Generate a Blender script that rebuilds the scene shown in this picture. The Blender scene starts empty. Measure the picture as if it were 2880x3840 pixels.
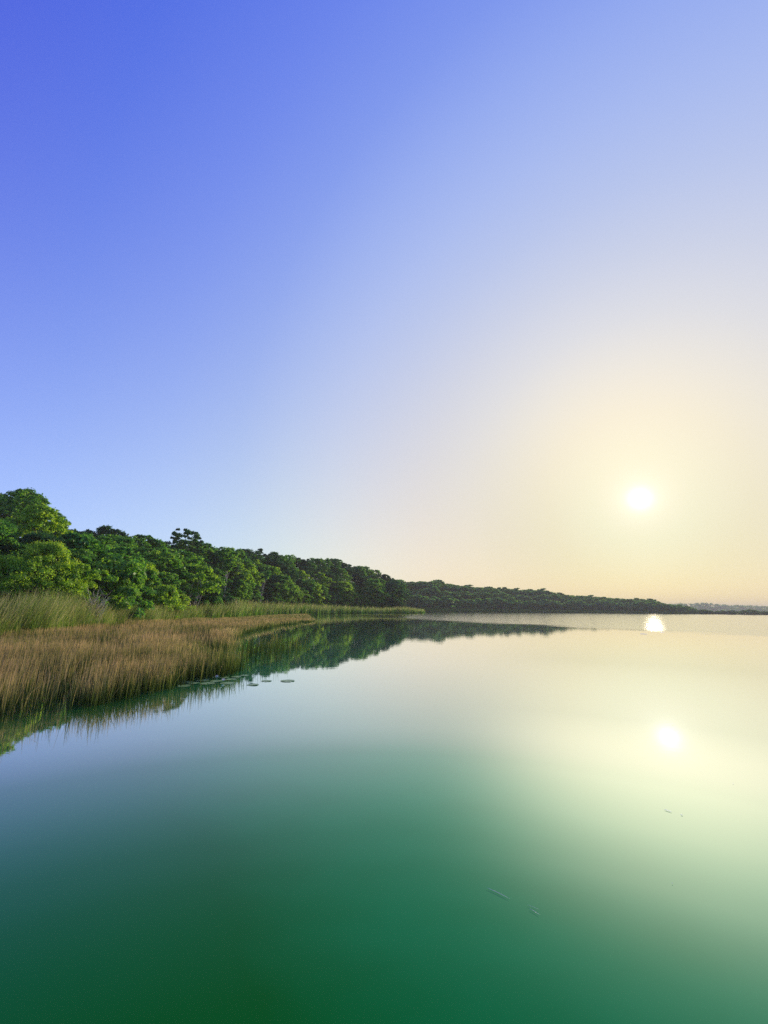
import bpy, math, random
import numpy as np
from mathutils import Matrix, Vector

sc = bpy.context.scene
COL = sc.collection
rng = np.random.default_rng(7)
random.seed(7)

# ------------------------------------------------------------------ camera
FPX, PITCH, ROLL, CAMH = 1600.0, 0.21961123, math.atan(0.0138), 2.4
_f = np.array([0, math.cos(PITCH), math.sin(PITCH)])
_u0 = np.array([0, -math.sin(PITCH), math.cos(PITCH)])
_r0 = np.array([1.0, 0, 0])
_r = math.cos(ROLL) * _r0 + math.sin(ROLL) * _u0
_u = -math.sin(ROLL) * _r0 + math.cos(ROLL) * _u0
cam_d = bpy.data.cameras.new('camera')
cam = bpy.data.objects.new('camera', cam_d)
COL.objects.link(cam)
cam.matrix_world = Matrix([[_r[0], _u[0], -_f[0], 0], [_r[1], _u[1], -_f[1], 0],
                           [_r[2], _u[2], -_f[2], CAMH], [0, 0, 0, 1]])
cam_d.sensor_fit = 'HORIZONTAL'
cam_d.sensor_width = 36.0
cam_d.lens = 36.0 * FPX / 2880.0
cam_d.clip_start = 0.05
cam_d.clip_end = 20000.0
sc.camera = cam


def ray(px, py):
    d = (px - 1440) * _r - (py - 1920) * _u + FPX * _f
    return d / np.linalg.norm(d)


def at(px, py, z=0.0):
    """the point of the level plane at height z seen at photo pixel (px, py)"""
    d = ray(px, py)
    t = (z - CAMH) / d[2]
    return np.array([d[0] * t, d[1] * t, z])


def hor(px):
    return 2278 + 0.0138 * (px - 1500)


def pos(px, depth):
    d = ray(px, hor(px))
    return np.array([d[0] / d[1] * depth, depth])


def zat(px, py, depth):
    d = ray(px, py)
    return CAMH + d[2] / d[1] * depth


# ------------------------------------------------------------------ sky, sun, exposure
SUN = ray(2400, 1870)
SUN_EL, SUN_AZ = math.asin(SUN[2]), math.atan2(SUN[0], SUN[1])
world = bpy.data.worlds.new('World')
sc.world = world
world.use_nodes = True
wt = world.node_tree
wn, wl = wt.nodes, wt.links
bg = wn['Background']
bg.inputs[1].default_value = 0.1
sky = wn.new('ShaderNodeTexSky')
sky.sky_type = 'NISHITA'
sky.sun_disc = False
sky.sun_elevation = SUN_EL
sky.sun_rotation = SUN_AZ
sky.air_density, sky.dust_density, sky.ozone_density = 1.0, 1.5, 3.0


def wmath(op, a, b=None, c=None):
    n = wn.new('ShaderNodeMath')
    n.operation = op
    for i, v in enumerate((a, b, c)):
        if v is None:
            continue
        if isinstance(v, (int, float)):
            n.inputs[i].default_value = v
        else:
            wl.new(v, n.inputs[i])
    return n.outputs[0]


def wvec(op, a, b=None, scale=None):
    n = wn.new('ShaderNodeVectorMath')
    n.operation = op
    for i, v in enumerate((a, b)):
        if v is None:
            continue
        if isinstance(v, (tuple, list)):
            n.inputs[i].default_value = v
        else:
            wl.new(v, n.inputs[i])
    if scale is not None:
        if isinstance(scale, (int, float)):
            n.inputs['Scale'].default_value = scale
        else:
            wl.new(scale, n.inputs['Scale'])
    return n


tc = wn.new('ShaderNodeTexCoord')
dirn = wvec('NORMALIZE', tc.outputs['Generated']).outputs[0]
dots = wvec('DOT_PRODUCT', dirn, tuple(SUN)).outputs['Value']
gam = wmath('MULTIPLY', wmath('ARCCOSINE', wmath('MINIMUM', dots, 0.999999)), 180 / math.pi)
sep = wn.new('ShaderNodeSeparateXYZ')
wl.new(dirn, sep.inputs[0])
elev = wmath('MULTIPLY', wmath('ARCSINE', wmath('MAXIMUM', sep.outputs[2], 0.0)), 180 / math.pi)
low = wmath('EXPONENT', wmath('MULTIPLY', elev, -1 / 25.0))
KN = [0, 5, 10, 15, 20, 26, 32, 38, 44, 50, 58, 68, 80, 95]
HI = [[1.56, 1.24, 0.827], [1.35, 1.12, 0.82], [1.132, 0.99, 0.827], [0.883, 0.85, 0.846], [0.65, 0.696, 0.843],
      [0.479, 0.572, 0.835], [0.362, 0.477, 0.847], [0.288, 0.406, 0.864], [0.219, 0.329, 0.852], [0.144, 0.239, 0.82],
      [0.084, 0.159, 0.788], [0.024, 0.08, 0.717], [0.0, 0.012, 0.635], [0.0, 0.005, 0.557]]
LO = [[0.0, 0.148, 0.143], [0.113, 0.25, 0.137], [0.334, 0.352, 0.159], [0.569, 0.5, 0.265], [0.776, 0.655, 0.39],
      [0.9, 0.756, 0.491], [0.939, 0.838, 0.59], [0.908, 0.89, 0.68], [0.829, 0.902, 0.763], [0.736, 0.883, 0.867],
      [0.664, 0.856, 0.999], [0.584, 0.799, 1.116], [0.495, 0.725, 1.22], [0.404, 0.647, 1.321]]
gfac = wmath('MULTIPLY', gam, 1 / 95.0)


def wramp(cols):
    n = wn.new('ShaderNodeValToRGB')
    n.color_ramp.interpolation = 'LINEAR'
    els = n.color_ramp.elements
    while len(els) < len(KN):
        els.new(0.5)
    for e, k, c in zip(els, KN, cols):
        e.position = k / 95.0
        e.color = (c[0] / 2, c[1] / 2, c[2] / 2, 1)
    wl.new(gfac, n.inputs[0])
    return n.outputs[0]


mixn = wn.new('ShaderNodeMix')
mixn.data_type = 'RGBA'
wl.new(low, mixn.inputs[0])
wl.new(wramp(HI), mixn.inputs[6])
wl.new(wramp(LO), mixn.inputs[7])
grad = wvec('SCALE', mixn.outputs[2], scale=20.0).outputs[0]
nish = wvec('SCALE', wvec('MINIMUM', sky.outputs[0], (60.0, 60.0, 60.0)).outputs[0], scale=0.12).outputs[0]
# the overexposed sun and the aureole round it
core = wmath('EXPONENT', wmath('MULTIPLY', wmath('POWER', wmath('MULTIPLY', gam, 1 / 1.0), 2.0), -1.0))
halo = wmath('EXPONENT', wmath('MULTIPLY', gam, -1 / 1.3))
glow = wvec('ADD', wvec('SCALE', (1.0, 0.98, 0.94), scale=wmath('MULTIPLY', core, 6.0)).outputs[0],
            wvec('SCALE', (0.6, 0.9, 0.85), scale=wmath('MULTIPLY', halo, 5.0)).outputs[0]).outputs[0]
tot = wvec('ADD', wvec('ADD', grad, nish).outputs[0], glow).outputs[0]
wl.new(tot, bg.inputs[0])

sun_d = bpy.data.lights.new('sun', 'SUN')
sun_d.energy = 5.0
sun_d.angle = math.radians(0.6)
sun_d.color = (1.0, 0.84, 0.6)
sun = bpy.data.objects.new('sun', sun_d)
COL.objects.link(sun)
sun.rotation_euler = Vector(tuple(SUN)).to_track_quat('Z', 'Y').to_euler()

sc.view_settings.view_transform = 'Standard'
sc.view_settings.look = 'None'
sc.view_settings.exposure = 0.0
sc.view_settings.gamma = 1.0
sc.view_settings.use_curve_mapping = False
sc.render.engine = 'CYCLES'
cy = sc.cycles
cy.use_denoising = False
cy.use_adaptive_sampling = False
cy.max_bounces = 6
cy.diffuse_bounces = 3
cy.glossy_bounces = 3
cy.transmission_bounces = 4
cy.volume_bounces = 0
cy.sample_clamp_indirect = 8.0


# ------------------------------------------------------------------ helpers
def mat(name):
    m = bpy.data.materials.new(name)
    m.use_nodes = True
    nt = m.node_tree
    nt.nodes.clear()
    out = nt.nodes.new('ShaderNodeOutputMaterial')
    return m, nt, nt.nodes, nt.links, out


def mesh_np(name, verts, quads, mat_=None, attr=None, tris=None, smooth=False):
    """mesh from numpy arrays: quads (n,4) and/or tris (m,3); attr is a per-vertex float 'shade'"""
    me = bpy.data.meshes.new(name)
    verts = np.asarray(verts, dtype=np.float32)
    nq = 0 if quads is None else len(quads)
    ntr = 0 if tris is None else len(tris)
    me.vertices.add(len(verts))
    me.vertices.foreach_set('co', verts.ravel())
    me.loops.add(nq * 4 + ntr * 3)
    idx = []
    if nq:
        idx.append(np.asarray(quads, dtype=np.int32).ravel())
    if ntr:
        idx.append(np.asarray(tris, dtype=np.int32).ravel())
    me.loops.foreach_set('vertex_index', np.concatenate(idx))
    me.polygons.add(nq + ntr)
    starts = np.concatenate([np.arange(nq) * 4, nq * 4 + np.arange(ntr) * 3]).astype(np.int32)
    me.polygons.foreach_set('loop_start', starts)
    me.polygons.foreach_set('use_smooth', np.full(nq + ntr, smooth, dtype=bool))
    if attr is not None:
        a = me.attributes.new('shade', 'FLOAT', 'POINT')
        a.data.foreach_set('value', np.asarray(attr, dtype=np.float32))
    me.update(calc_edges=True)
    me.validate()
    if mat_:
        me.materials.append(mat_)
    return me


def link(name, data, parent=None):
    o = bpy.data.objects.new(name, data)
    COL.objects.link(o)
    if parent:
        o.parent = parent
    return o


def tag(o, label=None, cat=None, group=None, kind=None):
    if label:
        o['label'] = label
    if cat:
        o['category'] = cat
    if group:
        o['group'] = group
    if kind:
        o['kind'] = kind
    return o


def copy_tree(o, parent=None):
    c = o.copy()
    COL.objects.link(c)
    c.parent = parent
    for ch in o.children:
        copy_tree(ch, c)
    return c


class Tubes:
    """collects tapered tubes along poly-lines into one mesh"""
    def __init__(self):
        self.v, self.q, self.n = [], [], 0

    def add(self, pts, radii, k=6):
        pts = [np.asarray(p, float) for p in pts]
        for i, p in enumerate(pts):
            a = pts[min(i + 1, len(pts) - 1)] - pts[max(i - 1, 0)]
            a = a / (np.linalg.norm(a) + 1e-9)
            s = np.cross(a, [0.3, 0.9, 0.1])
            s /= np.linalg.norm(s) + 1e-9
            t = np.cross(a, s)
            for j in range(k):
                th = 2 * math.pi * j / k
                self.v.append(p + radii[i] * (math.cos(th) * s + math.sin(th) * t))
            if i:
                b = self.n + (i - 1) * k
                for j in range(k):
                    self.q.append((b + j, b + (j + 1) % k, b + k + (j + 1) % k, b + k + j))
        self.n += len(pts) * k

    def mesh(self, name, m):
        return mesh_np(name, np.array(self.v), np.array(self.q), m, smooth=True)


def interp(x, table):
    xs, ys = zip(*table)
    return float(np.interp(x, xs, ys))


def sstep(a, b, x):
    t = np.clip((x - a) / (b - a), 0, 1)
    return t * t * (3 - 2 * t)


# ------------------------------------------------------------------ materials
def leaf_material(name, cols, trans=0.4, vary=0.35):
    m, nt, n, l, out = mat(name)
    oi = n.new('ShaderNodeObjectInfo')
    at_ = n.new('ShaderNodeAttribute')
    at_.attribute_name = 'shade'
    ramp = n.new('ShaderNodeValToRGB')
    els = ramp.color_ramp.elements
    while len(els) < len(cols):
        els.new(0.5)
    for i, (e, c) in enumerate(zip(els, cols)):
        e.position = i / (len(cols) - 1)
        e.color = (*c, 1)
    mx = n.new('ShaderNodeMath')
    mx.operation = 'MULTIPLY_ADD'
    l.new(at_.outputs['Fac'], mx.inputs[0])
    mx.inputs[1].default_value = 1.0 - vary
    mx2 = n.new('ShaderNodeMath')
    mx2.operation = 'MULTIPLY'
    l.new(oi.outputs['Random'], mx2.inputs[0])
    mx2.inputs[1].default_value = vary
    l.new(mx2.outputs[0], mx.inputs[2])
    l.new(mx.outputs[0], ramp.inputs[0])
    d = n.new('ShaderNodeBsdfDiffuse')
    t = n.new('ShaderNodeBsdfTranslucent')
    g = n.new('ShaderNodeBsdfGlossy')
    g.inputs['Roughness'].default_value = 0.45
    g.inputs['Color'].default_value = (0.5, 0.5, 0.5, 1)
    hs = n.new('ShaderNodeHueSaturation')
    hs.inputs['Hue'].default_value = 0.485
    hs.inputs['Value'].default_value = 1.5
    l.new(ramp.outputs[0], hs.inputs['Color'])
    l.new(ramp.outputs[0], d.inputs[0])
    l.new(hs.outputs[0], t.inputs[0])
    ms = n.new('ShaderNodeMixShader')
    ms.inputs[0].default_value = trans
    l.new(d.outputs[0], ms.inputs[1])
    l.new(t.outputs[0], ms.inputs[2])
    fr = n.new('ShaderNodeMixShader')
    fr.inputs[0].default_value = 0.04
    l.new(ms.outputs[0], fr.inputs[1])
    l.new(g.outputs[0], fr.inputs[2])
    l.new(fr.outputs[0], out.inputs[0])
    return m


def wood_material(name, c1, c2):
    m, nt, n, l, out = mat(name)
    tcn = n.new('ShaderNodeTexCoord')
    no = n.new('ShaderNodeTexNoise')
    no.inputs['Scale'].default_value = 6
    no.inputs['Detail'].default_value = 4
    l.new(tcn.outputs['Object'], no.inputs[0])
    r = n.new('ShaderNodeValToRGB')
    r.color_ramp.elements[0].position = 0.3
    r.color_ramp.elements[0].color = (*c1, 1)
    r.color_ramp.elements[1].position = 0.7
    r.color_ramp.elements[1].color = (*c2, 1)
    l.new(no.outputs[0], r.inputs[0])
    b = n.new('ShaderNodeBsdfPrincipled')
    b.inputs['Roughness'].default_value = 0.9
    l.new(r.outputs[0], b.inputs['Base Color'])
    l.new(b.outputs[0], out.inputs[0])
    return m


def ramp_attr_material(name, stops, trans=0.25, rough=None):
    """blades: colour runs along the blade through the 'shade' attribute"""
    m, nt, n, l, out = mat(name)
    a = n.new('ShaderNodeAttribute')
    a.attribute_name = 'shade'
    r = n.new('ShaderNodeValToRGB')
    els = r.color_ramp.elements
    while len(els) < len(stops):
        els.new(0.5)
    for e, (p, c) in zip(els, stops):
        e.position = p
        e.color = (*c, 1)
    l.new(a.outputs['Fac'], r.inputs[0])
    tcn = n.new('ShaderNodeTexCoord')
    no = n.new('ShaderNodeTexNoise')
    no.inputs['Scale'].default_value = 0.35
    no.inputs['Detail'].default_value = 3
    l.new(tcn.outputs['Object'], no.inputs[0])
    hs = n.new('ShaderNodeHueSaturation')
    mr = n.new('ShaderNodeMapRange')
    mr.inputs[1].default_value = 0.3
    mr.inputs[2].default_value = 0.7
    mr.inputs[3].default_value = 0.72
    mr.inputs[4].default_value = 1.25
    l.new(no.outputs[0], mr.inputs[0])
    l.new(mr.outputs[0], hs.inputs['Value'])
    l.new(r.outputs[0], hs.inputs['Color'])
    d = n.new('ShaderNodeBsdfDiffuse')
    t = n.new('ShaderNodeBsdfTranslucent')
    l.new(hs.outputs[0], d.inputs[0])
    l.new(hs.outputs[0], t.inputs[0])
    ms = n.new('ShaderNodeMixShader')
    ms.inputs[0].default_value = trans
    l.new(d.outputs[0], ms.inputs[1])
    l.new(t.outputs[0], ms.inputs[2])
    l.new(ms.outputs[0], out.inputs[0])
    return m


M_MID = leaf_material('leaf_mid_green', [(0.022, 0.125, 0.014), (0.075, 0.26, 0.018), (0.25, 0.42, 0.024)], 0.5)
M_DARK = leaf_material('leaf_dark_green', [(0.008, 0.05, 0.014), (0.024, 0.11, 0.018), (0.08, 0.2, 0.022)], 0.4)
M_BRIGHT = leaf_material('leaf_bright_green', [(0.09, 0.25, 0.01), (0.19, 0.38, 0.014), (0.36, 0.5, 0.025)], 0.55)
M_FAR = leaf_material('leaf_far_green', [(0.04, 0.16, 0.03), (0.09, 0.26, 0.036), (0.16, 0.33, 0.045)], 0.5)
M_BARK = wood_material('bark_brown', (0.05, 0.036, 0.026), (0.14, 0.11, 0.085))
M_PALE = wood_material('bark_pale', (0.28, 0.24, 0.19), (0.45, 0.4, 0.32))
M_SEDGE = ramp_attr_material('sedge', [(0.0, (0.018, 0.04, 0.008)), (0.4, (0.11, 0.15, 0.028)),
                                       (0.66, (0.33, 0.28, 0.085)), (1.0, (0.64, 0.42, 0.19))], 0.45)
M_GRASS = ramp_attr_material('tall_grass', [(0.0, (0.03, 0.1, 0.012)), (0.42, (0.11, 0.25, 0.025)),
                                            (0.7, (0.3, 0.36, 0.07)), (1.0, (0.68, 0.55, 0.27))], 0.45)


def ground_material():
    m, nt, n, l, out = mat('forest_floor')
    tcn = n.new('ShaderNodeTexCoord')
    no = n.new('ShaderNodeTexNoise')
    no.inputs['Scale'].default_value = 0.6
    no.inputs['Detail'].default_value = 6
    l.new(tcn.outputs['Object'], no.inputs[0])
    r = n.new('ShaderNodeValToRGB')
    r.color_ramp.elements[0].position = 0.35
    r.color_ramp.elements[0].color = (0.02, 0.035, 0.012, 1)
    r.color_ramp.elements[1].position = 0.7
    r.color_ramp.elements[1].color = (0.05, 0.06, 0.02, 1)
    l.new(no.outputs[0], r.inputs[0])
    b = n.new('ShaderNodeBsdfDiffuse')
    l.new(r.outputs[0], b.inputs[0])
    l.new(b.outputs[0], out.inputs[0])
    return m


M_GROUND = ground_material()


def water_material():
    m, nt, n, l, out = mat('lake_water')

    def math_(op, a, b=None, c=None):
        k = n.new('ShaderNodeMath')
        k.operation = op
        for i, v in enumerate((a, b, c)):
            if v is None:
                continue
            if isinstance(v, (int, float)):
                k.inputs[i].default_value = v
            else:
                l.new(v, k.inputs[i])
        return k.outputs[0]

    tcn = n.new('ShaderNodeTexCoord')
    P = tcn.outputs['Object']
    sp = n.new('ShaderNodeSeparateXYZ')
    l.new(P, sp.inputs[0])

    def noise(scale, detail=2.0, stretch=(1, 1, 1), rot=0.0):
        mp = n.new('ShaderNodeMapping')
        mp.inputs['Scale'].default_value = stretch
        mp.inputs['Rotation'].default_value = (0, 0, rot)
        l.new(P, mp.inputs[0])
        t = n.new('ShaderNodeTexNoise')
        t.inputs['Scale'].default_value = scale
        t.inputs['Detail'].default_value = detail
        l.new(mp.outputs[0], t.inputs[0])
        return t.outputs[0]

    # where the breeze touches the open lake
    big = noise(0.055, 4.0, (1.0, 1.6, 1), 0.5)
    edge = math_('ADD', math_('MULTIPLY_ADD', sp.outputs[0], 1.45, sp.outputs[1]),
                 math_('MULTIPLY_ADD', big, 52.0, -26.0 - 106.0))
    mr = n.new('ShaderNodeMapRange')
    mr.interpolation_type = 'SMOOTHSTEP'
    mr.inputs[1].default_value = -9.0
    mr.inputs[2].default_value = 9.0
    l.new(edge, mr.inputs[0])
    wind = mr.outputs[0]
    # ripples
    h1 = noise(1.1, 2.0, (1.0, 2.2, 1), -0.35)
    h2 = noise(5.0, 2.0, (1.0, 2.0, 1), -0.25)
    h3 = noise(2.4, 3.0, (1.0, 2.6, 1), -0.3)
    far = n.new('ShaderNodeMapRange')
    far.inputs[1].default_value = 12.0
    far.inputs[2].default_value = 34.0
    far.inputs[3].default_value = 0.0004
    far.inputs[4].default_value = 0.0018
    l.new(sp.outputs[1], far.inputs[0])
    calm = math_('ADD', math_('MULTIPLY', h1, far.outputs[0]), math_('MULTIPLY', h2, 0.00018))
    height = math_('ADD', calm, math_('MULTIPLY', math_('MULTIPLY', h3, wind), 0.008))
    bp = n.new('ShaderNodeBump')
    bp.inputs['Strength'].default_value = 1.0
    bp.inputs['Distance'].default_value = 1.0
    l.new(height, bp.inputs['Height'])
    # reflectance against the angle of view
    geo = n.new('ShaderNodeNewGeometry')
    dt = n.new('ShaderNodeVectorMath')
    dt.operation = 'DOT_PRODUCT'
    l.new(geo.outputs['Incoming'], dt.inputs[0])
    l.new(geo.outputs['Normal'], dt.inputs[1])
    rr = n.new('ShaderNodeValToRGB')
    stops = [(0, 1.0), (0.05, 0.97), (0.12, 0.87), (0.2, 0.68), (0.245, 0.55), (0.29, 0.34), (0.33, 0.26), (0.37, 0.17),
             (0.41, 0.1), (0.46, 0.055), (0.58, 0.015), (1.0, 0.015)]
    els = rr.color_ramp.elements
    while len(els) < len(stops):
        els.new(0.5)
    for e, (p, v) in zip(els, stops):
        e.position = p
        e.color = (v, v, v, 1)
    l.new(math_('ABSOLUTE', dt.outputs['Value']), rr.inputs[0])
    # turbid green body, darkened toward the near left to paint in the reeds' shade
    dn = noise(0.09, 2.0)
    shade_mix = math_('ADD', math_('MULTIPLY_ADD', sp.outputs[1], 0.13, math_('MULTIPLY', sp.outputs[0], 0.2)),
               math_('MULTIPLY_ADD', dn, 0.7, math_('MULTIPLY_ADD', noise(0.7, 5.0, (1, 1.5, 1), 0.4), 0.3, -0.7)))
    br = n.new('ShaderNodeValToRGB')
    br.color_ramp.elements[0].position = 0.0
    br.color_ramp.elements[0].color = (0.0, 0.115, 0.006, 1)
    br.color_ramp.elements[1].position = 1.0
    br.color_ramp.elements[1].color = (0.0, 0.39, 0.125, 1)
    l.new(shade_mix, br.inputs[0])
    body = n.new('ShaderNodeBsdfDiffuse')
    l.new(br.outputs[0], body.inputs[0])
    # the green water tints what it mirrors the more steeply one looks into it
    tr = n.new('ShaderNodeValToRGB')
    for e, (p, c) in zip(tr.color_ramp.elements, ((0.27, (1, 1, 1, 1)), (0.5, (0.2, 0.95, 0.5, 1)))):
        e.position = p
        e.color = c
    l.new(math_('ABSOLUTE', dt.outputs['Value']), tr.inputs[0])
    gc = n.new('ShaderNodeBsdfGlossy')
    gc.distribution = 'BECKMANN'
    gc.inputs['Roughness'].default_value = 0.03
    l.new(tr.outputs[0], gc.inputs['Color'])
    l.new(bp.outputs[0], gc.inputs['Normal'])
    gw = n.new('ShaderNodeBsdfGlossy')
    gw.distribution = 'BECKMANN'
    gw.inputs['Roughness'].default_value = 0.175
    gw.inputs['Color'].default_value = (1, 1, 1, 1)
    l.new(bp.outputs[0], gw.inputs['Normal'])
    gl = n.new('ShaderNodeMixShader')
    l.new(wind, gl.inputs[0])
    l.new(gc.outputs[0], gl.inputs[1])
    l.new(gw.outputs[0], gl.inputs[2])
    sh = n.new('ShaderNodeBsdfAnisotropic')
    sh.distribution = 'BECKMANN'
    sh.inputs['Roughness'].default_value = 0.53
    sh.inputs['Anisotropy'].default_value = 0.535
    sh.inputs['Color'].default_value = (1.0, 0.84, 0.86, 1)
    tg = n.new('ShaderNodeCombineXYZ')
    tg.inputs[0].default_value = math.sin(SUN_AZ)
    tg.inputs[1].default_value = math.cos(SUN_AZ)
    l.new(tg.outputs[0], sh.inputs['Tangent'])
    sh.inputs['Color'].default_value = (1, 1, 1, 1)
    m1 = n.new('ShaderNodeMixShader')
    l.new(rr.outputs[0], m1.inputs[0])
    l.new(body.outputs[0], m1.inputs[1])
    l.new(gl.outputs[0], m1.inputs[2])
    m2 = n.new('ShaderNodeMixShader')
    ms_ = n.new('ShaderNodeValToRGB')
    sst = [(0.0, 0.0), (0.1, 0.0), (0.2, 0.22), (0.3, 0.85), (0.36, 1.0), (0.43, 0.95), (0.52, 0.45), (0.62, 0.1)]
    els = ms_.color_ramp.elements
    while len(els) < len(sst):
        els.new(0.5)
    for e, (p, v) in zip(els, sst):
        e.position = p
        e.color = (v, v, v, 1)
    l.new(math_('ABSOLUTE', dt.outputs['Value']), ms_.inputs[0])
    l.new(math_('MULTIPLY', ms_.outputs[0], 0.049), m2.inputs[0])
    l.new(m1.outputs[0], m2.inputs[1])
    l.new(sh.outputs[0], m2.inputs[2])
    l.new(m2.outputs[0], out.inputs[0])
    return m


# ------------------------------------------------------------------ water and land
def water():
    a = 6000.0
    ys = [-40, 0, 40, 120, 400, 1500, a]
    xs = [-a, -400, -60, 0, 60, 400, a]
    v = [(x, y, 0) for y in ys for x in xs]
    nx = len(xs)
    q = [(j * nx + i, j * nx + i + 1, (j + 1) * nx + i + 1, (j + 1) * nx + i)
         for j in range(len(ys) - 1) for i in range(nx - 1)]
    o = link('water', mesh_np('lake_water', v, np.array(q), water_material()))
    tag(o, 'still green lake mirroring the pale sky', kind='structure')


water()

SHORE = [(-900, 13), (-500, 18), (-200, 22), (0, 26), (200, 30), (300, 36), (450, 44), (600, 53), (800, 74),
         (1000, 118), (1200, 155), (1400, 190), (1500, 204), (1560, 212), (1600, 216)]
CREST = [(-900, 55), (-500, 62), (-200, 68), (0, 72), (200, 77), (330, 82), (470, 88), (560, 92),
         (690, 99), (800, 112), (1000, 152), (1200, 190), (1400, 224), (1480, 236), (1600, 250)]
SKYL = [(-900, 2080), (-400, 1990), (-100, 1860), (-30, 1825), (0, 1822), (60, 1832), (100, 1880), (150, 1935), (200, 1972),
        (260, 1986), (330, 1990), (400, 1988), (470, 1980), (530, 1987), (560, 2020), (620, 2035), (680, 2030),
        (760, 2045), (820, 2052), (900, 2066), (1000, 2076), (1100, 2087), (1200, 2100), (1260, 2097),
        (1300, 2112), (1350, 2120), (1400, 2140), (1450, 2152), (1490, 2172), (1515, 2200), (1560, 2262), (1600, 2285)]


def crest_h(px):
    d = interp(px, CREST)
    top = zat(px, interp(px, SKYL), d)
    return max(0.3, top - interp(px, [(-900, 9.0), (0, 9.5), (150, 8.5), (500, 8.5), (1000, 9.0), (1600, 9.0)]))


def hill_h(px, depth):
    s, c = interp(px, SHORE), interp(px, CREST)
    t = float(sstep(s + 2, c, depth))
    return 0.12 + t * crest_h(px) + (0.0 if depth > s else -0.5 * (s - depth))


def land(name, label, xs, s_t, c_t, hfun, back=1.9):
    ts = [-0.06, 0.0, 0.12, 0.25, 0.4, 0.55, 0.7, 0.85, 1.0, 1.3, 1.7, back]
    v, q = [], []
    for px in xs:
        s, c = interp(px, s_t), interp(px, c_t)
        for t in ts:
            dep = s + (c - s) * t if t >= 0 else s * (1 + t)
            p = pos(px, dep)
            v.append((p[0], p[1], hfun(px, dep) + 0.25 * math.sin(p[0] * 0.7 + p[1] * 0.5) * (0 < t < 1)))
    k = len(ts)
    for i in range(len(xs) - 1):
        for j in range(k - 1):
            q.append((i * k + j, (i + 1) * k + j, (i + 1) * k + j + 1, i * k + j + 1))
    o = link(name, mesh_np(name, v, np.array(q), M_GROUND, smooth=True))
    tag(o, label, kind='structure')
    return o


land('hill', 'wooded hill rising behind the left shore', list(range(-900, 1601, 40)), SHORE, CREST, hill_h)

SHORE2 = [(1380, 300), (1560, 300), (1700, 326), (2000, 384), (2300, 410), (2500, 425), (2600, 432), (2700, 438),
          (3100, 445)]
CREST2 = [(1380, 380), (1560, 385), (1700, 410), (2000, 470), (2300, 490), (2500, 490), (2600, 470), (2700, 455),
          (3100, 462)]
SKYL2 = [(1380, 2168), (1500, 2174), (1560, 2181), (1620, 2175), (1700, 2190), (1800, 2200), (1900, 2205),
         (2000, 2212), (2040, 2206), (2100, 2225), (2200, 2233), (2300, 2240), (2400, 2243), (2450, 2247),
         (2500, 2262), (2560, 2270), (2600, 2280), (2640, 2290), (3100, 2294)]


def crest2_h(px):
    top = zat(px, interp(px, SKYL2), interp(px, CREST2))
    return max(0.25, top - 9.5)


def head_h(px, depth):
    s, c = interp(px, SHORE2), interp(px, CREST2)
    return 0.15 + float(sstep(s + 4, c, depth)) * crest2_h(px) + (0.0 if depth > s else -0.5 * min(4, s - depth))


land('headland', 'hazy wooded headland across the lake', list(range(1380, 3101, 40)), SHORE2, CREST2, head_h, 1.8)

SHORE3 = [(2200, 1450), (3300, 1450)]
CREST3 = [(2200, 1600), (3300, 1600)]
SKYL3 = [(2200, 2262), (2530, 2266), (2600, 2265), (2650, 2263), (2700, 2269), (2800, 2272), (2880, 2275), (3300, 2280)]


def far_h(px, depth):
    top = zat(px, interp(px, SKYL3), 1600) - 8
    return 0.2 + float(sstep(1455, 1600, depth)) * max(2, top) + (0.0 if depth >= 1450 else -3.0)


land('far_hill', 'pale hill on the far shore at the right', list(range(2200, 3301, 50)), SHORE3, CREST3, far_h, 3.0)


# ------------------------------------------------------------------ trees
def leaf_cloud(centers, radii, per, size, r, flat=0.7, droop=0.0, elong=1.6):
    """leaf quads on the skins of clumps; returns verts, quads, shade"""
    n = len(centers) * per
    cidx = np.repeat(np.arange(len(centers)), per)
    d = r.normal(size=(n, 3))
    d /= np.linalg.norm(d, axis=1)[:, None]
    d[:, 2] = np.where(d[:, 2] < -0.3, -d[:, 2] * 0.6, d[:, 2])
    rad = radii[cidx] * (0.3 + 0.95 * r.random(n) ** 0.8)
    p = centers[cidx] + d * rad[:, None] * np.array([1, 1, flat])
    p[:, 2] -= droop * (rad ** 2) * (1 - d[:, 2])
    nrm = d * 0.7 + np.array([0, 0, 0.45]) + r.normal(size=(n, 3)) * 0.55
    nrm /= np.linalg.norm(nrm, axis=1)[:, None]
    a = np.cross(nrm, r.normal(size=(n, 3)))
    a /= np.linalg.norm(a, axis=1)[:, None] + 1e-9
    b = np.cross(nrm, a)
    s = size * (0.6 + 0.8 * r.random(n))
    a *= (s * elong / 2)[:, None]
    b *= (s / 2)[:, None]
    v = np.stack([p - a, p + b * 0.9 - a * 0.1, p + a, p - b * 0.9 - a * 0.1], axis=1).reshape(-1, 3)
    q = np.arange(n * 4).reshape(-1, 4)
    cl = r.random(len(centers))
    sh = np.clip(0.5 * cl[cidx] + 0.6 * r.random(n) - 0.05, 0, 1)
    return v, q, np.repeat(sh, 4)


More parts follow.
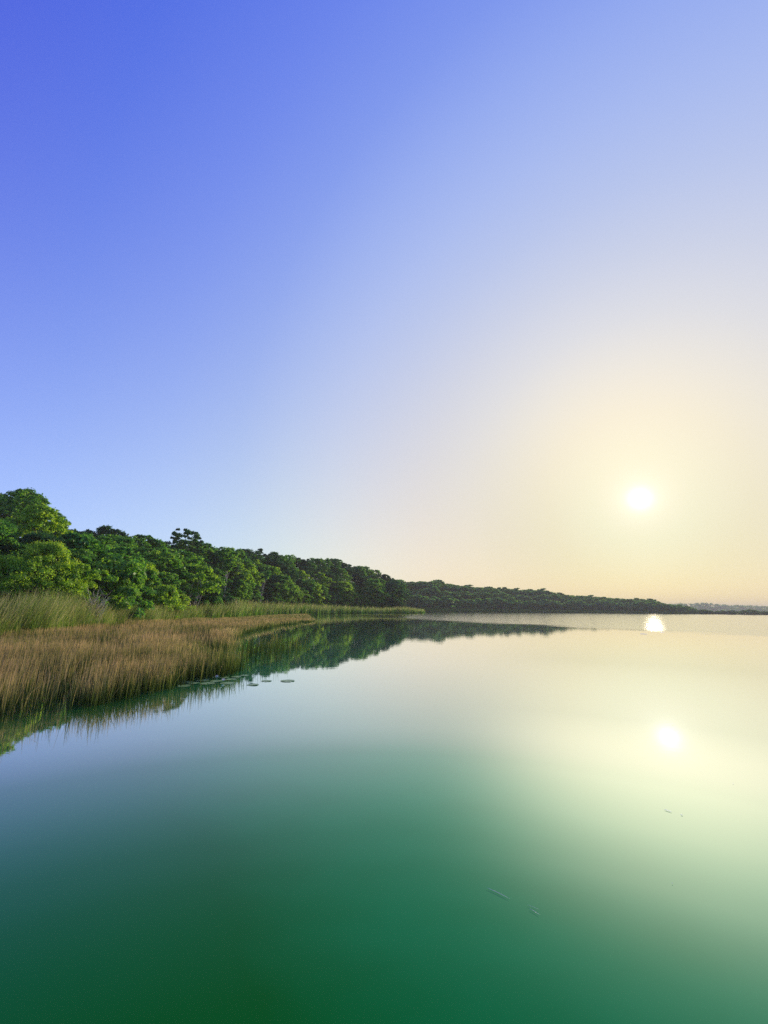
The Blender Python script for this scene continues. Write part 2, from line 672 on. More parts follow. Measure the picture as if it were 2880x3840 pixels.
def crown_points(n, base, top, rad, r, shape='round', lean=0.0):
    pts = []
    while len(pts) < n:
        u = r.random() ** 0.75
        th = r.random() * 2 * math.pi
        if shape == 'round':
            w = math.sin(math.pi * (0.14 + 0.82 * u)) ** 0.7
        elif shape == 'spread':
            w = 0.35 + 0.75 * u if u < 0.75 else 1.0 - 1.9 * (u - 0.75)
        elif shape == 'bush':
            w = math.cos(u * math.pi / 2 * 0.92) ** 0.5
        else:
            w = 0.9 * (1 - u) + 0.12
        rr_ = rad * w * (0.35 + 0.65 * math.sqrt(r.random()))
        lob = (1.0 + 0.4 * (r.random() < 0.12)) * (1 + 0.22 * math.sin(2 * th + 9 * u)) + 0.16 * math.sin(3 * th + 5 * u + lean)
        pts.append((rr_ * lob * math.cos(th) + lean * u, rr_ * lob * math.sin(th), base + (top - base) * u))
    return np.array(pts)


def tree_proto(name, seed, h=9.0, base=2.5, rad=3.6, clumps=60, per=90, leaf=0.3, crad=(0.7, 1.3), shape='round',
               m=M_MID, bark=M_BARK, stems=1, flat=0.7, lean=0.0, trunk_r=0.17, droop=0.0, bark_k=6, wander=0.25):
    r = np.random.default_rng(seed)
    c = crown_points(clumps, base, h - crad[0] * 0.7, rad, r, shape, lean)
    rr_ = crad[0] + (crad[1] - crad[0]) * r.random(clumps)
    v, q, s = leaf_cloud(c, rr_, per, leaf, r, flat, droop)
    crown = mesh_np(name + '_crown', v, q, m, s)
    tb = Tubes()
    for k in range(stems):
        ang = 2 * math.pi * k / max(stems, 1) + r.random()
        off = 0.0 if stems == 1 else 0.25
        spread = 0.0 if stems == 1 else rad * 0.45
        p0 = np.array([off * math.cos(ang), off * math.sin(ang), -0.4])
        pts, rad_ = [], []
        hh = (base + (h - base) * 0.65) * (1.0 if stems == 1 else 0.75 + 0.25 * r.random())
        for i in range(7):
            t = i / 6
            pts.append(p0 + np.array([lean * 0.6 * t + spread * t * math.cos(ang) + wander * math.sin(3 * t + k + seed) * t,
                                      spread * t * math.sin(ang) + wander * math.cos(2.3 * t + k * 2 + seed) * t, hh * t]))
            rad_.append(trunk_r * (1 - 0.78 * t) * (1.35 if i == 0 else 1.0))
        tb.add(pts, rad_, bark_k)
        for j in range(max(3, 9 // stems)):
            tt = 0.4 + 0.55 * r.random()
            a0 = pts[int(tt * 6)]
            tgt = c[r.integers(len(c))]
            mid = (a0 + tgt) / 2 + np.array([0, 0, 0.25])
            tb.add([a0, mid, tgt], [trunk_r * 0.36, trunk_r * 0.22, trunk_r * 0.07], 5)
    trunk = tb.mesh(name + '_trunk', bark)
    return {'crown': crown, 'trunk': trunk, 'h': h, 'r': rad}


def place(proto, x, y, z, height, rot=None, wide=1.0, name='tree', label=None, cat='tree', group=None):
    o = link(name, None)
    o.empty_display_size = 0.3
    s = height / proto['h']
    o.location = (x, y, z)
    o.scale = (s * wide, s * wide, s)
    o.rotation_euler = (0, 0, random.random() * 6.28 if rot is None else rot)
    tag(o, label, cat, group)
    link('trunk', proto['trunk'], o)
    link('crown', proto['crown'], o)
    return o


# prototypes: near ones carry more and finer leaves
NEAR = [tree_proto('near_broadleaf', 11, 10, 1.4, 4.0, 190, 190, 0.19, (0.35, 0.9), 'round', M_MID, trunk_r=0.2),
        tree_proto('near_dense', 12, 9, 1.0, 3.6, 170, 180, 0.18, (0.35, 0.85), 'round', M_DARK, trunk_r=0.2),
        tree_proto('near_spreading', 13, 9.5, 2.0, 4.2, 160, 180, 0.19, (0.35, 0.8), 'spread', M_MID, trunk_r=0.2)]
MIDT = [tree_proto('broadleaf_tree', 21, 9, 0.9, 3.8, 175, 62, 0.26, (0.3, 0.85), 'round', M_MID),
        tree_proto('broadleaf_tree', 22, 9, 1.2, 3.5, 150, 62, 0.26, (0.3, 0.8), 'spread', M_MID),
        tree_proto('broadleaf_tree', 23, 9, 0.8, 4.0, 180, 60, 0.26, (0.3, 0.9), 'round', M_DARK),
        tree_proto('broadleaf_tree', 24, 9, 1.2, 3.4, 150, 62, 0.26, (0.3, 0.8), 'spread', M_DARK),
        tree_proto('broadleaf_tree', 25, 9, 0.8, 3.7, 170, 62, 0.26, (0.3, 0.85), 'round', M_BRIGHT),
        tree_proto('broadleaf_tree', 26, 9, 1.6, 3.2, 130, 60, 0.26, (0.28, 0.75), 'spread', M_MID)]
SHRUB = [tree_proto('shrub', 31, 4, 0.3, 2.3, 60, 150, 0.16, (0.4, 0.75), 'bush', M_BRIGHT, stems=4, trunk_r=0.05),
         tree_proto('shrub', 32, 4, 0.3, 2.1, 55, 150, 0.16, (0.4, 0.7), 'bush', M_MID, stems=4, trunk_r=0.05),
         tree_proto('shrub', 33, 4, 0.4, 2.0, 55, 140, 0.16, (0.4, 0.7), 'bush', M_DARK, stems=3, trunk_r=0.05)]
FEATHER2 = tree_proto('feathery_shrub', 47, 6.0, 0.3, 3.2, 130, 230, 0.11, (0.3, 0.8), 'spread', M_BRIGHT, stems=5,
                      trunk_r=0.06, droop=0.3)
FEATHER = tree_proto('feathery_shrub', 41, 6.4, 0.4, 3.3, 150, 240, 0.11, (0.3, 0.85), 'round', M_BRIGHT, stems=5,
                     trunk_r=0.06, droop=0.25)
OPEN = tree_proto('open_tree', 42, 10, 5.0, 3.5, 62, 60, 0.26, (0.25, 0.62), 'round', M_DARK, trunk_r=0.22, flat=0.9)
STEMMY = tree_proto('stemmy_tree', 43, 6, 2.6, 2.6, 60, 150, 0.2, (0.4, 0.8), 'round', M_BRIGHT, bark=M_PALE, stems=6,
                    trunk_r=0.07)
PALET = tree_proto('pale_tree', 44, 12, 7.0, 2.4, 60, 80, 0.27, (0.35, 0.75), 'spread', M_MID, bark=M_PALE, trunk_r=0.2)
LEANT = tree_proto('leaning_tree', 45, 8, 6.0, 1.3, 26, 80, 0.26, (0.3, 0.6), 'round', M_MID, bark=M_PALE,
                   trunk_r=0.14, lean=0.9)
SKINNY = tree_proto('skinny_tree', 46, 12, 11.0, 0.9, 8, 60, 0.3, (0.35, 0.6), 'spread', M_DARK, trunk_r=0.1)
FART = [tree_proto('far_tree', 51, 10, 0.3, 4.4, 60, 45, 0.75, (0.7, 1.5), 'round', M_FAR, bark_k=5),
        tree_proto('far_tree', 52, 10, 0.5, 4.0, 55, 45, 0.75, (0.7, 1.4), 'spread', M_FAR, bark_k=5),
        tree_proto('far_tree', 53, 10, 0.3, 4.6, 62, 45, 0.75, (0.7, 1.6), 'round', M_FAR, bark_k=5)]


def spaced(xs, dfun, step):
    """photo columns whose ground points lie about 'step' metres apart along the line depth = dfun(px)"""
    out, last = [], None
    for px in np.arange(xs[0], xs[1], 1.0):
        p = pos(px, dfun(px))
        if last is None or np.hypot(*(p - last)) >= step * (0.8 + 0.4 * rng.random()):
            out.append(px)
            last = p
    return out


NUM = ['first', 'second', 'third', 'fourth', 'fifth', 'sixth', 'seventh', 'eighth', 'ninth', 'tenth', 'eleventh',
       'twelfth', 'thirteenth', 'fourteenth', 'fifteenth', 'sixteenth', 'seventeenth', 'eighteenth', 'nineteenth',
       'twentieth', 'twenty-first', 'twenty-second', 'twenty-third', 'twenty-fourth', 'twenty-fifth', 'twenty-sixth',
       'twenty-seventh', 'twenty-eighth', 'twenty-ninth', 'thirtieth']
MARKS = [(0, 'of the left photo edge'), (672, 'of the open-crowned dark tree'), (972, 'of the leaning pale trunk'),
         (1285, 'of the wide low shore tree')]
MARKS2 = [(1400, 'of the left wood end'), (2040, 'of the headland knoll'), (2450, 'of the far sun glint')]
_count = {}


def nth(px, row, what, marks):
    """what + its place along its row, counted from the nearest landmark on its left"""
    m = [b for a, b in marks if a <= px]
    if not m:
        return '%s beyond the left photo edge' % what
    k = _count[(row, m[-1])] = _count.get((row, m[-1]), 0) + 1
    return '%s %s, right %s' % (NUM[min(k, 30) - 1], what, m[-1])


TONE = {M_MID: 'mid green', M_DARK: 'dark green', M_BRIGHT: 'bright green'}


def tone(pr):
    return TONE[pr['crown'].materials[0]]


def clear_of(px, d):
    """keeps the rows of trees out of the way of the ones that stand out"""
    if px < 330 and d < 38 or 300 < px < 420 and d < 45:
        return False
    return not (660 < px < 785 and d < 77 or 800 < px < 880 and d < 102 or 935 < px < 1015 and d < 130)


# crest: the tops meet the skyline
for px in spaced((-330, 1512), lambda x: interp(x, CREST), 4.0):
    d = interp(px, CREST) * (0.98 + 0.05 * rng.random())
    p = pos(px, d)
    z = hill_h(px, d)
    top = zat(px, interp(px, SKYL), d)
    hgt = (top - z) * (0.82 + 0.27 * rng.random())
    if px < 330:
        pr = NEAR[rng.integers(3)] if px > 60 else NEAR[0]
    else:
        pr = MIDT[rng.choice([0, 1, 2, 3, 5])]
    place(pr, p[0], p[1], z - 0.1, max(4.0, hgt), wide=0.95, name='crest_tree',
          label=nth(px, 'crest', 'skyline tree on the left hill', MARKS), group='trees along the hill skyline')
# slope rows
for t, st, lab in ((0.8, 5.0, 'upper'), (0.55, 5.4, 'middle'), (0.3, 5.2, 'lower'), (0.13, 5.4, 'bottom')):
    for px in spaced((-330, 1515), lambda x: interp(x, SHORE) + (interp(x, CREST) - interp(x, SHORE)) * t, st):
        d = (interp(px, SHORE) + (interp(px, CREST) - interp(px, SHORE)) * t) * (0.97 + 0.06 * rng.random())
        d = max(d, interp(px, SHORE) + 9.0)
        if not clear_of(px, d):
            continue
        p = pos(px, d)
        z = hill_h(px, d)
        pr = NEAR[rng.integers(3)] if d < 45 else MIDT[rng.choice([0, 1, 1, 2, 3, 4, 5, 0])]
        hgt = (5.8 + 3.4 * rng.random()) * (0.85 if t < 0.3 else 1.0)
        hgt = min(hgt, max(3.0, zat(px, interp(px, SKYL) + 14, d) - z))
        place(pr, p[0], p[1], z - 0.1, hgt, name='broadleaf_tree',
              label=nth(px, lab, '%s slope tree' % lab, MARKS), group='trees on the %s slope' % lab)
# undergrowth at the foot of the trees
for px in spaced((-250, 1530), lambda x: interp(x, SHORE) + 3.5, 4.2):
    d = interp(px, SHORE) + 6.5 + 2.5 * rng.random()
    p = pos(px, d)
    if px < 405 or 690 < px < 750 or 950 < px < 1000:
        continue
    pr = SHRUB[rng.choice([0, 1, 1, 2, 2])]
    place(pr, p[0], p[1], hill_h(px, d) - 0.1, 2.4 + 1.8 * rng.random(), wide=1.1, name='shrub',
          label=nth(px, 'shrub', 'low shrub behind the tall grass', MARKS), cat='shrub', group='undergrowth shrubs')

# the ones that stand out
HERO = [
    (FEATHER, 150, 37, 2034, 0.72, 'feathery_shrub', 'tallest of the yellow-green feathery bushes behind the tall grass at far left', 'shrub'),
    (FEATHER2, 55, 35, 2078, 0.85, 'feathery_shrub', 'yellow-green feathery bush nearest the left photo edge behind the tall grass', 'shrub'),
    (FEATHER2, 228, 38, 2105, 0.8, 'feathery_shrub', 'lower yellow-green feathery bush between the tallest one and the dead bush', 'shrub'),
    (STEMMY, 718, 72, 2118, 1.0, 'stemmy_tree', 'bright green small tree with many bare pale stems', 'tree'),
    (MIDT[4], 515, 58, 2112, 0.9, 'bright_tree', 'bright green rounded tree left of the bare-stemmed small tree', 'tree'),
    (SHRUB[0], 600, 58, 2192, 0.9, 'bright_shrub', 'small bright yellow-green shrub at the edge of the short grass', 'shrub'),
    (SHRUB[1], 420, 46, 2075, 0.8, 'leafy_tree', 'mid green layered tree beside the dead bush', 'tree'),
    (OPEN, 672, 92, 1984, 1.0, 'open_tree', 'dark open-crowned tree standing above the skyline with gaps of sky', 'tree'),
    (PALET, 838, 97, 2060, 1.0, 'pale_trunked_tree', 'tall tree with a long pale bare trunk on the slope', 'tree'),
    (SKINNY, 960, 138, 2056, 1.0, 'skinny_tree', 'tiny umbrella-topped thin tree poking above the skyline', 'tree'),
    (MIDT[4], 915, 112, 2152, 0.85, 'yellow_green_tree', 'yellow-green tree just left of the leaning pale trunk', 'tree'),
    (LEANT, 972, 121, 2140, 1.0, 'leaning_tree', 'slender leaning tree with a pale bare trunk by the tall grass', 'tree'),
    (MIDT[0], 1060, 139, 2160, 1.0, 'round_tree', 'round green tree right of the leaning pale trunk', 'tree'),
    (MIDT[1], 1150, 156, 2172, 1.0, 'broad_tree', 'broad layered tree at the water side of the hill foot', 'tree'),
    (MIDT[4], 1285, 180, 2182, 1.25, 'wide_tree', 'wide low spreading tree with its lit right side by the shore', 'tree'),
    (MIDT[0], 1400, 199, 2172, 1.1, 'tall_round_tree', 'tall rounded tree near the right end of the left bank', 'tree'),
    (MIDT[2], 1475, 209, 2180, 1.1, 'end_tree', 'last tree on the left bank before the hazy headland', 'tree'),
]
for pr, px, d, topy, wide, nm, lab, cat in HERO:
    p = pos(px, d)
    z = hill_h(px, d)
    place(pr, p[0], p[1], z - 0.1, zat(px, topy, d) - z, rot=1.0, wide=wide, name=nm, label=lab, cat=cat)


def dead_bush():
    r = np.random.default_rng(5)
    p = pos(345, 39)
    o = link('dead_bush', None)
    o.location = (p[0], p[1], 0.0)
    tag(o, 'dead leafless bush of pale grey branches in the tall grass', 'bush')
    for k in range(26):
        tb = Tubes()
        a = r.random() * 6.28
        ln = 2.6 + 1.9 * r.random()
        sp = 0.3 + 0.7 * r.random()
        b0 = np.array([r.normal() * 0.25, r.normal() * 0.25, 0])
        pts = [b0 + np.array([sp * t * t * ln * 0.5 * math.cos(a) + 0.1 * r.normal() * t, sp * t * t * ln * 0.5 * math.sin(a),
                              ln * t * (1 - 0.25 * sp * t)]) for t in np.linspace(0, 1, 6)]
        tb.add(pts, [0.035, 0.032, 0.028, 0.022, 0.016, 0.008], 5)
        for j in range(3):
            i = 2 + j
            e = pts[i] + np.array([r.normal() * 0.4, r.normal() * 0.4, 0.5 + 0.4 * r.random()])
            tb.add([pts[i], (pts[i] + e) / 2 + r.normal(size=3) * 0.06, e], [0.018, 0.013, 0.006], 4)
        link('branch', tb.mesh('branch', M_PALE), o)


dead_bush()

# the hazy headland
for t, st, lab in ((1.0, 7.6, 'top'), (0.8, 8.4, 'shoulder'), (0.5, 8.8, 'middle'), (0.2, 8.8, 'foot')):
    for px in spaced((1400, 2640), lambda x: interp(x, SHORE2) + (interp(x, CREST2) - interp(x, SHORE2)) * t, st):
        d = interp(px, SHORE2) + (interp(px, CREST2) - interp(px, SHORE2)) * t * (0.95 + 0.1 * rng.random())
        p = pos(px, d)
        z = head_h(px, d)
        if t == 1.0:
            hgt = (zat(px, interp(px, SKYL2), d) - z) * (0.84 + 0.26 * rng.random() ** 1.5)
        else:
            hgt = 8.0 + 3 * rng.random()
            hgt = min(hgt, max(2.5, zat(px, interp(px, SKYL2) + 4, d) - z))
        place(FART[rng.integers(3)], p[0], p[1], z - 0.1, max(2.0, hgt), wide=1.1 + 0.7 * rng.random(), name='headland_tree',
              label=nth(px, 'h' + lab, 'hazy tree on the headland %s' % lab, MARKS2), group='trees at the %s of the headland' % lab)
# scrub on the low spit at the right
for px in spaced((2560, 3000), lambda x: interp(x, SHORE2) + 6, 3.6):
    d = interp(px, SHORE2) + 4 + 8 * rng.random()
    p = pos(px, d)
    place(FART[rng.integers(3)], p[0], p[1], 0.1, 2.4 + 2.6 * rng.random() ** 3, wide=2.4, name='spit_shrub',
          label=nth(px, 'spit', 'dark low shrub on the flat spit', [(2500, 'of the headland tip'), (2700, 'of the middle of the spit')]), cat='shrub', group='shrubs on the spit')


def far_wood():
    r = np.random.default_rng(9)
    n = 900
    px = 2250 + 1000 * r.random(n)
    dd = 1460 + 150 * r.random(n)
    c = []
    for a, b in zip(px, dd):
        p = pos(a, b)
        c.append((p[0], p[1], far_h(a, b) + 3 + 4 * r.random()))
    v, q, s = leaf_cloud(np.array(c), 4 + 3 * r.random(n), 26, 3.0, r, 0.8)
    o = link('far_wood', mesh_np('far_wood', v, q, M_FAR, s))
    tag(o, 'pale wood covering the hill on the far shore', 'wood', kind='stuff')


far_wood()


# ------------------------------------------------------------------ reeds and grass
def blades(base, height, width, lean, leanamt, shade_lo, shade_hi, segs=3, curve=1.0, face=None):
    """bent tapering blades; all inputs are arrays, returns verts, quads, shade"""
    n = len(base)
    ts = np.linspace(0, 1, segs + 1)
    if face is None:
        face = rng.random(n) * math.pi
    side = np.stack([np.cos(face), np.sin(face), np.zeros(n)], 1)
    ld = np.stack([np.cos(lean), np.sin(lean), np.zeros(n)], 1)
    V, S = [], []
    for t in ts:
        c = base + ld * (leanamt * height * t ** (1 + curve))[:, None]
        c[:, 2] += height * t * (1 - 0.3 * np.minimum(leanamt, 1) ** 2 * t)
        w = width * (1 - 0.85 * t ** 2) * 0.5
        V.append(c - side * w[:, None])
        V.append(c + side * w[:, None])
        s = shade_lo + (shade_hi - shade_lo) * t
        S += [s, s]
    V = np.stack(V, 1)
    S = np.stack(S, 1)
    k = 2 * (segs + 1)
    q = []
    b = np.arange(n)[:, None] * k
    for i in range(segs):
        q.append(b + np.array([[2 * i, 2 * i + 1, 2 * i + 3, 2 * i + 2]]))
    return V.reshape(-1, 3), np.concatenate(q), S.ravel()


def inside(pts, poly):
    x, y = pts[:, 0], pts[:, 1]
    res = np.zeros(len(pts), bool)
    j = len(poly) - 1
    for i in range(len(poly)):
        xi, yi = poly[i]
        xj, yj = poly[j]
        c = ((yi > y) != (yj > y)) & (x < (xj - xi) * (y - yi) / (yj - yi + 1e-12) + xi)
        res ^= c
        j = i
    return res


def vnoise(p, scale, seed):
    """cheap smooth value noise in the plane"""
    r = np.random.default_rng(seed)
    out = np.zeros(len(p))
    for k in range(6):
        a = r.random() * 6.28
        f = scale * (0.6 + 1.6 * r.random())
        out += np.sin((p[:, 0] * math.cos(a) + p[:, 1] * math.sin(a)) * f + r.random() * 6.28)
    return out / 6


def sedge_bed():
    Z = 0.85
    front = [(-700, 3000), (-250, 2775), (0, 2692), (180, 2662), (360, 2648), (506, 2611), (665, 2571), (800, 2545), (933, 2515)]
    poly = [tuple(at(*p)[:2]) for p in front]
    poly += [tuple(at(x, y, Z)[:2]) for x, y in ((895, 2428), (850, 2404), (700, 2392), (640, 2389), (700, 2385), (880, 2380),
                                                 (862, 2366), (911, 2342), (960, 2331), (1060, 2320), (1180, 2310))]
    poly += [tuple(pos(x, interp(x, SHORE) + 1.0)) for x in range(1150, -901, -50)]
    sparse = [tuple(at(*p)[:2]) for p in ((900, 2525), (1000, 2500), (1100, 2478), (1200, 2462), (1230, 2440), (1050, 2420), (900, 2440))]
    P, W = [], []
    for ymin, ymax, dens in ((4, 14, 360), (14, 20, 230), (20, 30, 130), (30, 50, 60), (50, 80, 26), (80, 130, 10)):
        xa, xb = -1.25 * ymax, 0.0
        n = int(dens * (xb - xa) * (ymax - ymin))
        p = np.stack([xa + (xb - xa) * rng.random(n), ymin + (ymax - ymin) * rng.random(n)], 1)
        p = p[inside(p + 0.22 * rng.normal(size=p.shape) + 0.35 * vnoise(p, 2.2, 21)[:, None], poly)]
        ang = p[:, 0] / p[:, 1]
        p = p[ang > -1.15]
        keep = vnoise(p, 1.4, 3) + 0.5 * vnoise(p, 5.0, 4) > -0.42 + 0.3 * rng.random(len(p))
        p = p[keep]
        P.append(p)
    n = 2600
    lo = np.min(sparse, 0)
    hi = np.max(sparse, 0)
    p = lo + (hi - lo) * rng.random((n, 2))
    p = p[inside(p, sparse)]
    t = np.clip((p[:, 0] - lo[0]) / (hi[0] - lo[0]), 0, 1)
    p = p[rng.random(len(p)) > 0.15 + 0.95 * t ** 0.7]
    nsp = len(p)
    P.append(p)
    p = np.concatenate(P)
    dep = p[:, 1]
    n = len(p)
    h = (0.78 + 0.16 * vnoise(p, 0.9, 6)) * (0.62 + 0.55 * rng.random(n))
    h *= 1 - 0.55 * sstep(40, 85, dep)
    base = np.concatenate([p, np.full((n, 1), -0.03)], 1)
    w = np.maximum(0.011, dep * 0.0011) * (0.7 + 0.6 * rng.random(n))
    lean = 0.6 + 1.4 * rng.normal(size=n)
    la = 0.02 + 0.2 * rng.random(n) ** 2.5
    br = rng.random(n) < 0.05
    la[br] += 0.5
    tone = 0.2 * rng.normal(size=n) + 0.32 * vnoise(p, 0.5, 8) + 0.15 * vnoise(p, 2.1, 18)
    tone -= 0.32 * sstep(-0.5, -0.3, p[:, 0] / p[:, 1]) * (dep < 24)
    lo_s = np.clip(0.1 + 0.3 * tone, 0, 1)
    hi_s = np.clip(0.86 + tone, 0.25, 1)
    hi_s[-nsp:] = np.clip(0.5 + tone[-nsp:], 0.2, 0.8)
    v, q, s = blades(base, h, w, lean, la, lo_s, hi_s, 3, 0.8)
    o = link('sedge_bed', mesh_np('sedge_bed', v, q, M_SEDGE, s))
    tag(o, 'wide bed of thin brown-tipped sedge standing in the shallows', 'sedge', kind='stuff')
    return n


def tall_grass():
    B, H, Wd, L, LA, LO, HI_, = [], [], [], [], [], [], []
    px_list = []
    px = -420.0
    while px < 1590:
        s = interp(px, SHORE)
        px_list.append(px)
        px += max(0.5, 26.0 / s * 22.0 * 0.16) if s < 60 else 1.6
    for px in px_list:
        s = interp(px, SHORE)
        tallness = interp(px, [(-420, 2.5), (0, 2.5), (140, 2.9), (230, 2.9), (330, 2.5), (380, 2.0), (700, 2.1), (830, 2.6), (900, 3.2), (1150, 3.0),
                               (1300, 2.6), (1420, 2.2), (1520, 2.6), (1585, 1.7)])
        for row in range(7 if s < 60 else 6):
            d = s + row * (0.55 if s < 60 else 0.75) + 0.5 * rng.normal()
            if px > 780:
                d = s - (0.02 + 0.1 * rng.random()) * s * min(1.0, (px - 780) / 120)
            p = pos(px + rng.normal() * 4, d)
            k = int(rng.integers(9, 16)) if s < 60 else int(rng.integers(4, 8))
            cl = tallness * (0.72 + 0.5 * rng.random()) * (1.0 - 0.25 * (row == 0))
            straw = rng.random() ** 1.1
            ldir = 0.1 + 0.9 * rng.normal()
            for j in range(k):
                B.append((p[0] + 0.22 * rng.normal(), p[1] + 0.22 * rng.normal(), 0.0 if row < 2 else 0.1))
                H.append(cl * (0.55 + 0.5 * rng.random()))
                Wd.append(max(0.022, s * 0.00065) * (0.7 + 0.7 * rng.random()))
                L.append(ldir + 0.8 * rng.normal())
                LA.append(0.08 + 0.45 * rng.random() ** 1.5)
                t = 0.2 + 0.35 * rng.random() + 0.45 * straw * (rng.random() > 0.3)
                LO.append(t * 0.75)
                HI_.append(min(1.0, t + 0.22))
    v, q, s = blades(np.array(B), np.array(H), np.array(Wd), np.array(L), np.array(LA), np.array(LO), np.array(HI_), 4, 0.9)
    o = link('tall_grass', mesh_np('tall_grass', v, q, M_GRASS, s))
    tag(o, 'tall green and straw-coloured grass fringing the left shore', 'grass', kind='stuff')
    return len(B)


def head_reeds():
    n = 9000
    px = 1400 + 1240 * rng.random(n)
    s = np.interp(px, [a for a, _ in SHORE2], [b for _, b in SHORE2])
    d = s + 6 * rng.random(n)
    B = np.array([(*pos(a, b), 0.0) for a, b in zip(px, d)])
    t = 0.3 + 0.4 * rng.random(n)
    v, q, sh = blades(B, 1.4 + 1.2 * rng.random(n), np.full(n, 0.3), rng.random(n) * 6.28, 0.1 + 0.2 * rng.random(n),
                      t * 0.7, t, 2)
    o = link('shore_reeds', mesh_np('shore_reeds', v, q, M_GRASS, sh))
    tag(o, 'thin line of reeds along the foot of the headland', 'reeds', kind='stuff')


n_s = sedge_bed()
n_g = tall_grass()
head_reeds()
print('blades', n_s, n_g)


# ------------------------------------------------------------------ lily pads, flowers and drift
def simple_material(name, c, rough=0.5, c2=None, scale=8.0):
    m, nt, n, l, out = mat(name)
    b = n.new('ShaderNodeBsdfPrincipled')
    b.inputs['Roughness'].default_value = rough
    tcn = n.new('ShaderNodeTexCoord')
    no = n.new('ShaderNodeTexNoise')
    no.inputs['Scale'].default_value = scale
    no.inputs['Detail'].default_value = 3
    l.new(tcn.outputs['Object'], no.inputs[0])
    r = n.new('ShaderNodeValToRGB')
    r.color_ramp.elements[0].position = 0.35
    r.color_ramp.elements[0].color = (*c, 1)
    r.color_ramp.elements[1].position = 0.7
    r.color_ramp.elements[1].color = (*(c2 or c), 1)
    l.new(no.outputs[0], r.inputs[0])
    l.new(r.outputs[0], b.inputs['Base Color'])
    l.new(b.outputs[0], out.inputs[0])
    return m


M_PAD = simple_material('lily_pad', (0.16, 0.3, 0.07), 0.35, (0.28, 0.42, 0.13))
M_PETAL = simple_material('petal', (0.75, 0.74, 0.68), 0.5)
M_STEM = simple_material('drift_stem', (0.6, 0.58, 0.45), 0.4, (0.72, 0.7, 0.58))
M_FOAM = simple_material('drift_white', (0.85, 0.85, 0.82), 0.3)


def pad_mesh(r, seed, curl):
    rr_ = np.random.default_rng(seed)
    k = 26
    v = [(0, 0, 0.006)]
    for ring, f in enumerate((0.5, 0.86, 1.0)):
        for i in range(k + 1):
            th = 0.14 + (2 * math.pi - 0.28) * i / k
            w = 1 + 0.04 * math.sin(3 * th + seed)
            z = 0.004 + 0.002 * math.sin(5 * th + seed) * f
            if ring == 2:
                z += curl * (0.5 + 0.5 * math.sin(2 * th + seed * 1.7)) ** 3
            v.append((r * f * w * math.cos(th), r * f * w * math.sin(th), z))
    t, q = [], []
    for i in range(k):
        t.append((0, 1 + i, 2 + i))
        for ring in range(2):
            a = 1 + ring * (k + 1) + i
            q.append((a, a + k + 1, a + k + 2, a + 1))
    return mesh_np('lily_pad', v, np.array(q), M_PAD, tris=np.array(t), smooth=True)


PADS = [  # photo pixel of the centre, width in photo pixels, label
    (690, 2572, 58, 'lily pad at the left end of the cluster, tucked against the sedge'),
    (702, 2558, 48, 'yellowish lily pad behind the leftmost pad, at the sedge edge'),
    (727, 2562, 44, 'lily pad second from the left of the cluster at the sedge edge'),
    (760, 2553, 54, 'lily pad rising at its back edge, left of the white bud'),
    (777, 2563, 62, 'large front lily pad below the middle of the cluster'),
    (808, 2541, 34, 'small lily pad at the back beside the left white bud'),
    (812, 2555, 52, 'lily pad directly below the left white bud'),
    (842, 2542, 40, 'back lily pad right of the left white bud'),
    (853, 2562, 60, 'large front lily pad under the right white bud'),
    (866, 2548, 46, 'pale lily pad just behind the right white bud'),
    (886, 2539, 42, 'lily pad at the back right of the cluster'),
    (916, 2534, 34, 'small lily pad at the right tip of the cluster, by the sparse reeds'),
    (948, 2568, 52, 'detached lily pad with raised rims, nearest of the three floating apart'),
    (999, 2554, 44, 'thin detached lily pad, the middle of the three floating apart'),
    (1079, 2554, 60, 'rightmost lily pad floating alone on open water'),
]
for i, (px, py, wpx, lab) in enumerate(PADS):
    p = at(px, py)
    dep = p[1] / math.cos(PITCH)
    r = 0.82 * wpx * p[1] / FPX / 2
    o = link('lily_pad', pad_mesh(r, i + 1, 0.014 if i in (12, 3) else 0.005))
    o.location = (p[0], p[1], 0.001 + 0.003 * (i % 4))
    o.rotation_euler = (0, 0, i * 1.3)
    tag(o, lab, 'lily pad', 'lily pads at the edge of the sedge')


def flower(px, py, lab):
    p = at(px, py)
    o = link('water_lily', None)
    o.location = (p[0], p[1], 0.02)
    tag(o, lab, 'flower', 'white water lily buds')
    for ring, (k, ln, up) in enumerate(((7, 0.085, 0.55), (5, 0.075, 1.1))):
        for j in range(k):
            a = 2 * math.pi * j / k + ring * 0.4
            v = []
            for t, w in ((0, 0.008), (0.4, 0.02), (0.8, 0.013), (1, 0.001)):
                rr_ = ln * t * math.cos(up)
                z = ln * t * math.sin(up) + 0.015 * t * t
                for s in (-1, 1):
                    v.append((rr_ * math.cos(a) - s * w * math.sin(a), rr_ * math.sin(a) + s * w * math.cos(a), z + 0.02))
            q = [(2 * i, 2 * i + 1, 2 * i + 3, 2 * i + 2) for i in range(3)]
            link('petal', mesh_np('petal', v, np.array(q), M_PETAL, smooth=True), o)
    tb = Tubes()
    tb.add([(0, 0, -0.02), (0, 0, 0.025)], [0.008, 0.01], 6)
    link('stalk', tb.mesh('stalk', M_PAD), o)


flower(813, 2546, 'white water lily bud at the left, among the back pads')
flower(837, 2559, 'white water lily bud at the right, among the front pads')


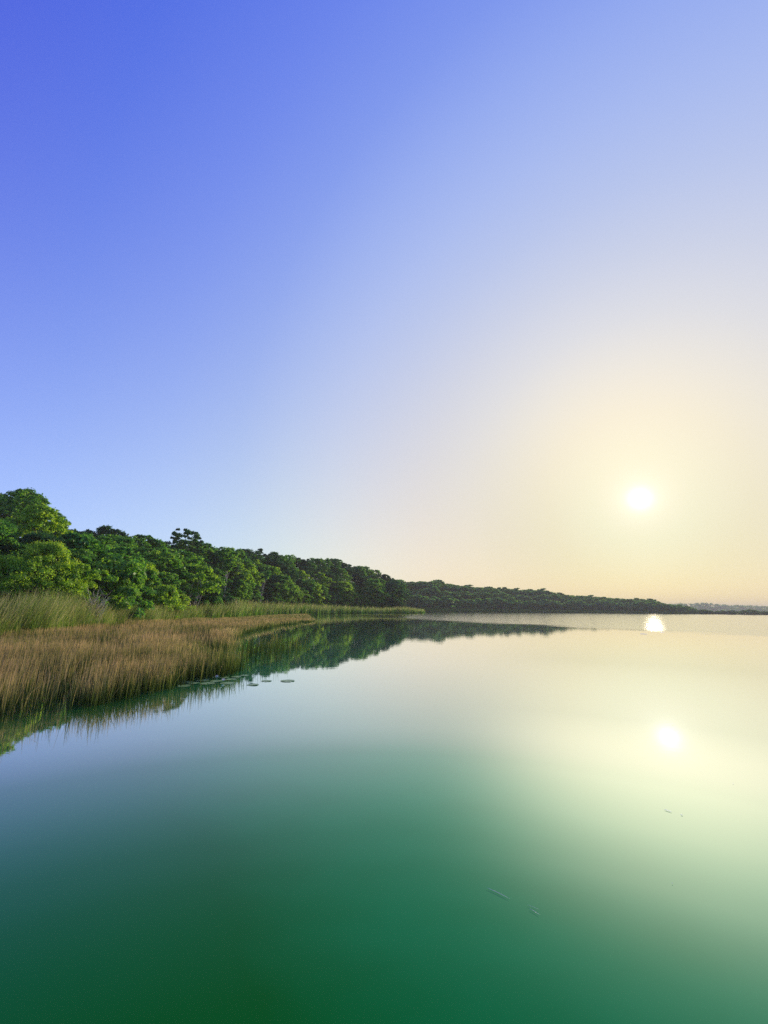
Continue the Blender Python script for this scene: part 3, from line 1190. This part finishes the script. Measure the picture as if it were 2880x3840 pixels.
def drift(name, a, b, r, m, lab, bend=0.02, z=0.006):
    pa, pb = at(*a), at(*b)
    mid = (pa + pb) / 2
    d = pb - pa
    nrm = np.array([-d[1], d[0], 0]) * bend
    pts = []
    for t in np.linspace(0, 1, 7):
        q = pa + d * t + nrm * math.sin(math.pi * t) - mid
        q[2] = z
        pts.append(q)
    side = np.array([-d[1], d[0], 0]) / (np.linalg.norm(d) + 1e-9)
    v, q = [], []
    for k, (c, w) in enumerate(zip(pts, (0.4, 0.8, 1, 1, 0.9, 0.6, 0.2))):
        v += [c - side * r * w, c + np.array([0, 0, r * 0.5 * w]), c + side * r * w]
        if k:
            b = 3 * k
            q += [(b - 3, b - 2, b + 1, b), (b - 2, b - 1, b + 2, b + 1)]
    o = link(name, mesh_np(name, v, np.array(q), m, smooth=True))
    o.location = tuple(mid)
    tag(o, lab, 'drift', 'bits of drift on the water')


drift('floating_reed', (1826, 3332), (1912, 3374), 0.0026, M_STEM, 'longest pale reed stem floating on the green water', 0.03)
drift('floating_reed', (1986, 3410), (2024, 3434), 0.0018, M_STEM, 'faint short stem floating right of the longest reed stem', 0.04)
drift('floating_reed', (1978, 3396), (2022, 3414), 0.0012, M_STEM, 'faintest thin stem just behind the faint short stem', 0.03)
drift('floating_reed', (2491, 3037), (2520, 3047), 0.005, M_FOAM, 'short white stick floating below the sun reflection', 0.06)
drift('floating_fleck', (2552, 3056), (2561, 3059), 0.005, M_FOAM, 'white fleck floating right of the short white stick', 0.1)
drift('floating_fleck', (2519, 3314), (2523, 3315), 0.003, M_FOAM, 'tiny white fleck floating low at the right', 0.1)
drift('floating_fleck', (2520, 2717), (2524, 2718), 0.007, M_FOAM, 'round white bubble just above the sun reflection', 0.1)
drift('floating_fleck', (2747, 2939), (2751, 2940), 0.004, M_FOAM, 'tiny pale fleck floating far right of the sun reflection', 0.1)
drift('floating_streak', (2424, 2353), (2456, 2354), 0.06, M_FOAM, 'white streak of drift on the far water, rightward of the pair', 0.02)
drift('floating_streak', (2400, 2377), (2428, 2378), 0.05, M_FOAM, 'white streak of drift on the far water, nearest the viewer', 0.02)
drift('floating_streak', (2474, 2371), (2492, 2371), 0.05, M_FOAM, 'shortest white streak of drift on the far water', 0.02)


# ------------------------------------------------------------------ haze
def haze():
    x0, x1, y0, y1, z0, z1 = -2600, 2600, -60, 3200, -6.0, 50.0
    v = [(x, y, z) for z in (z0, z1) for y in (y0, y1) for x in (x0, x1)]
    q = [(0, 2, 3, 1), (4, 5, 7, 6), (0, 1, 5, 4), (2, 6, 7, 3), (0, 4, 6, 2), (1, 3, 7, 5)]
    m, nt, n, l, out = mat('haze')
    pv = n.new('ShaderNodeVolumePrincipled')
    pv.inputs['Color'].default_value = (0.95, 0.92, 0.76, 1)
    pv.inputs['Density'].default_value = 0.00032
    pv.inputs['Anisotropy'].default_value = 0.0
    l.new(pv.outputs[0], out.inputs['Volume'])
    o = link('haze', mesh_np('haze', v, np.array(q), m))
    tag(o, 'thin bright haze over the lake', kind='stuff')


haze()
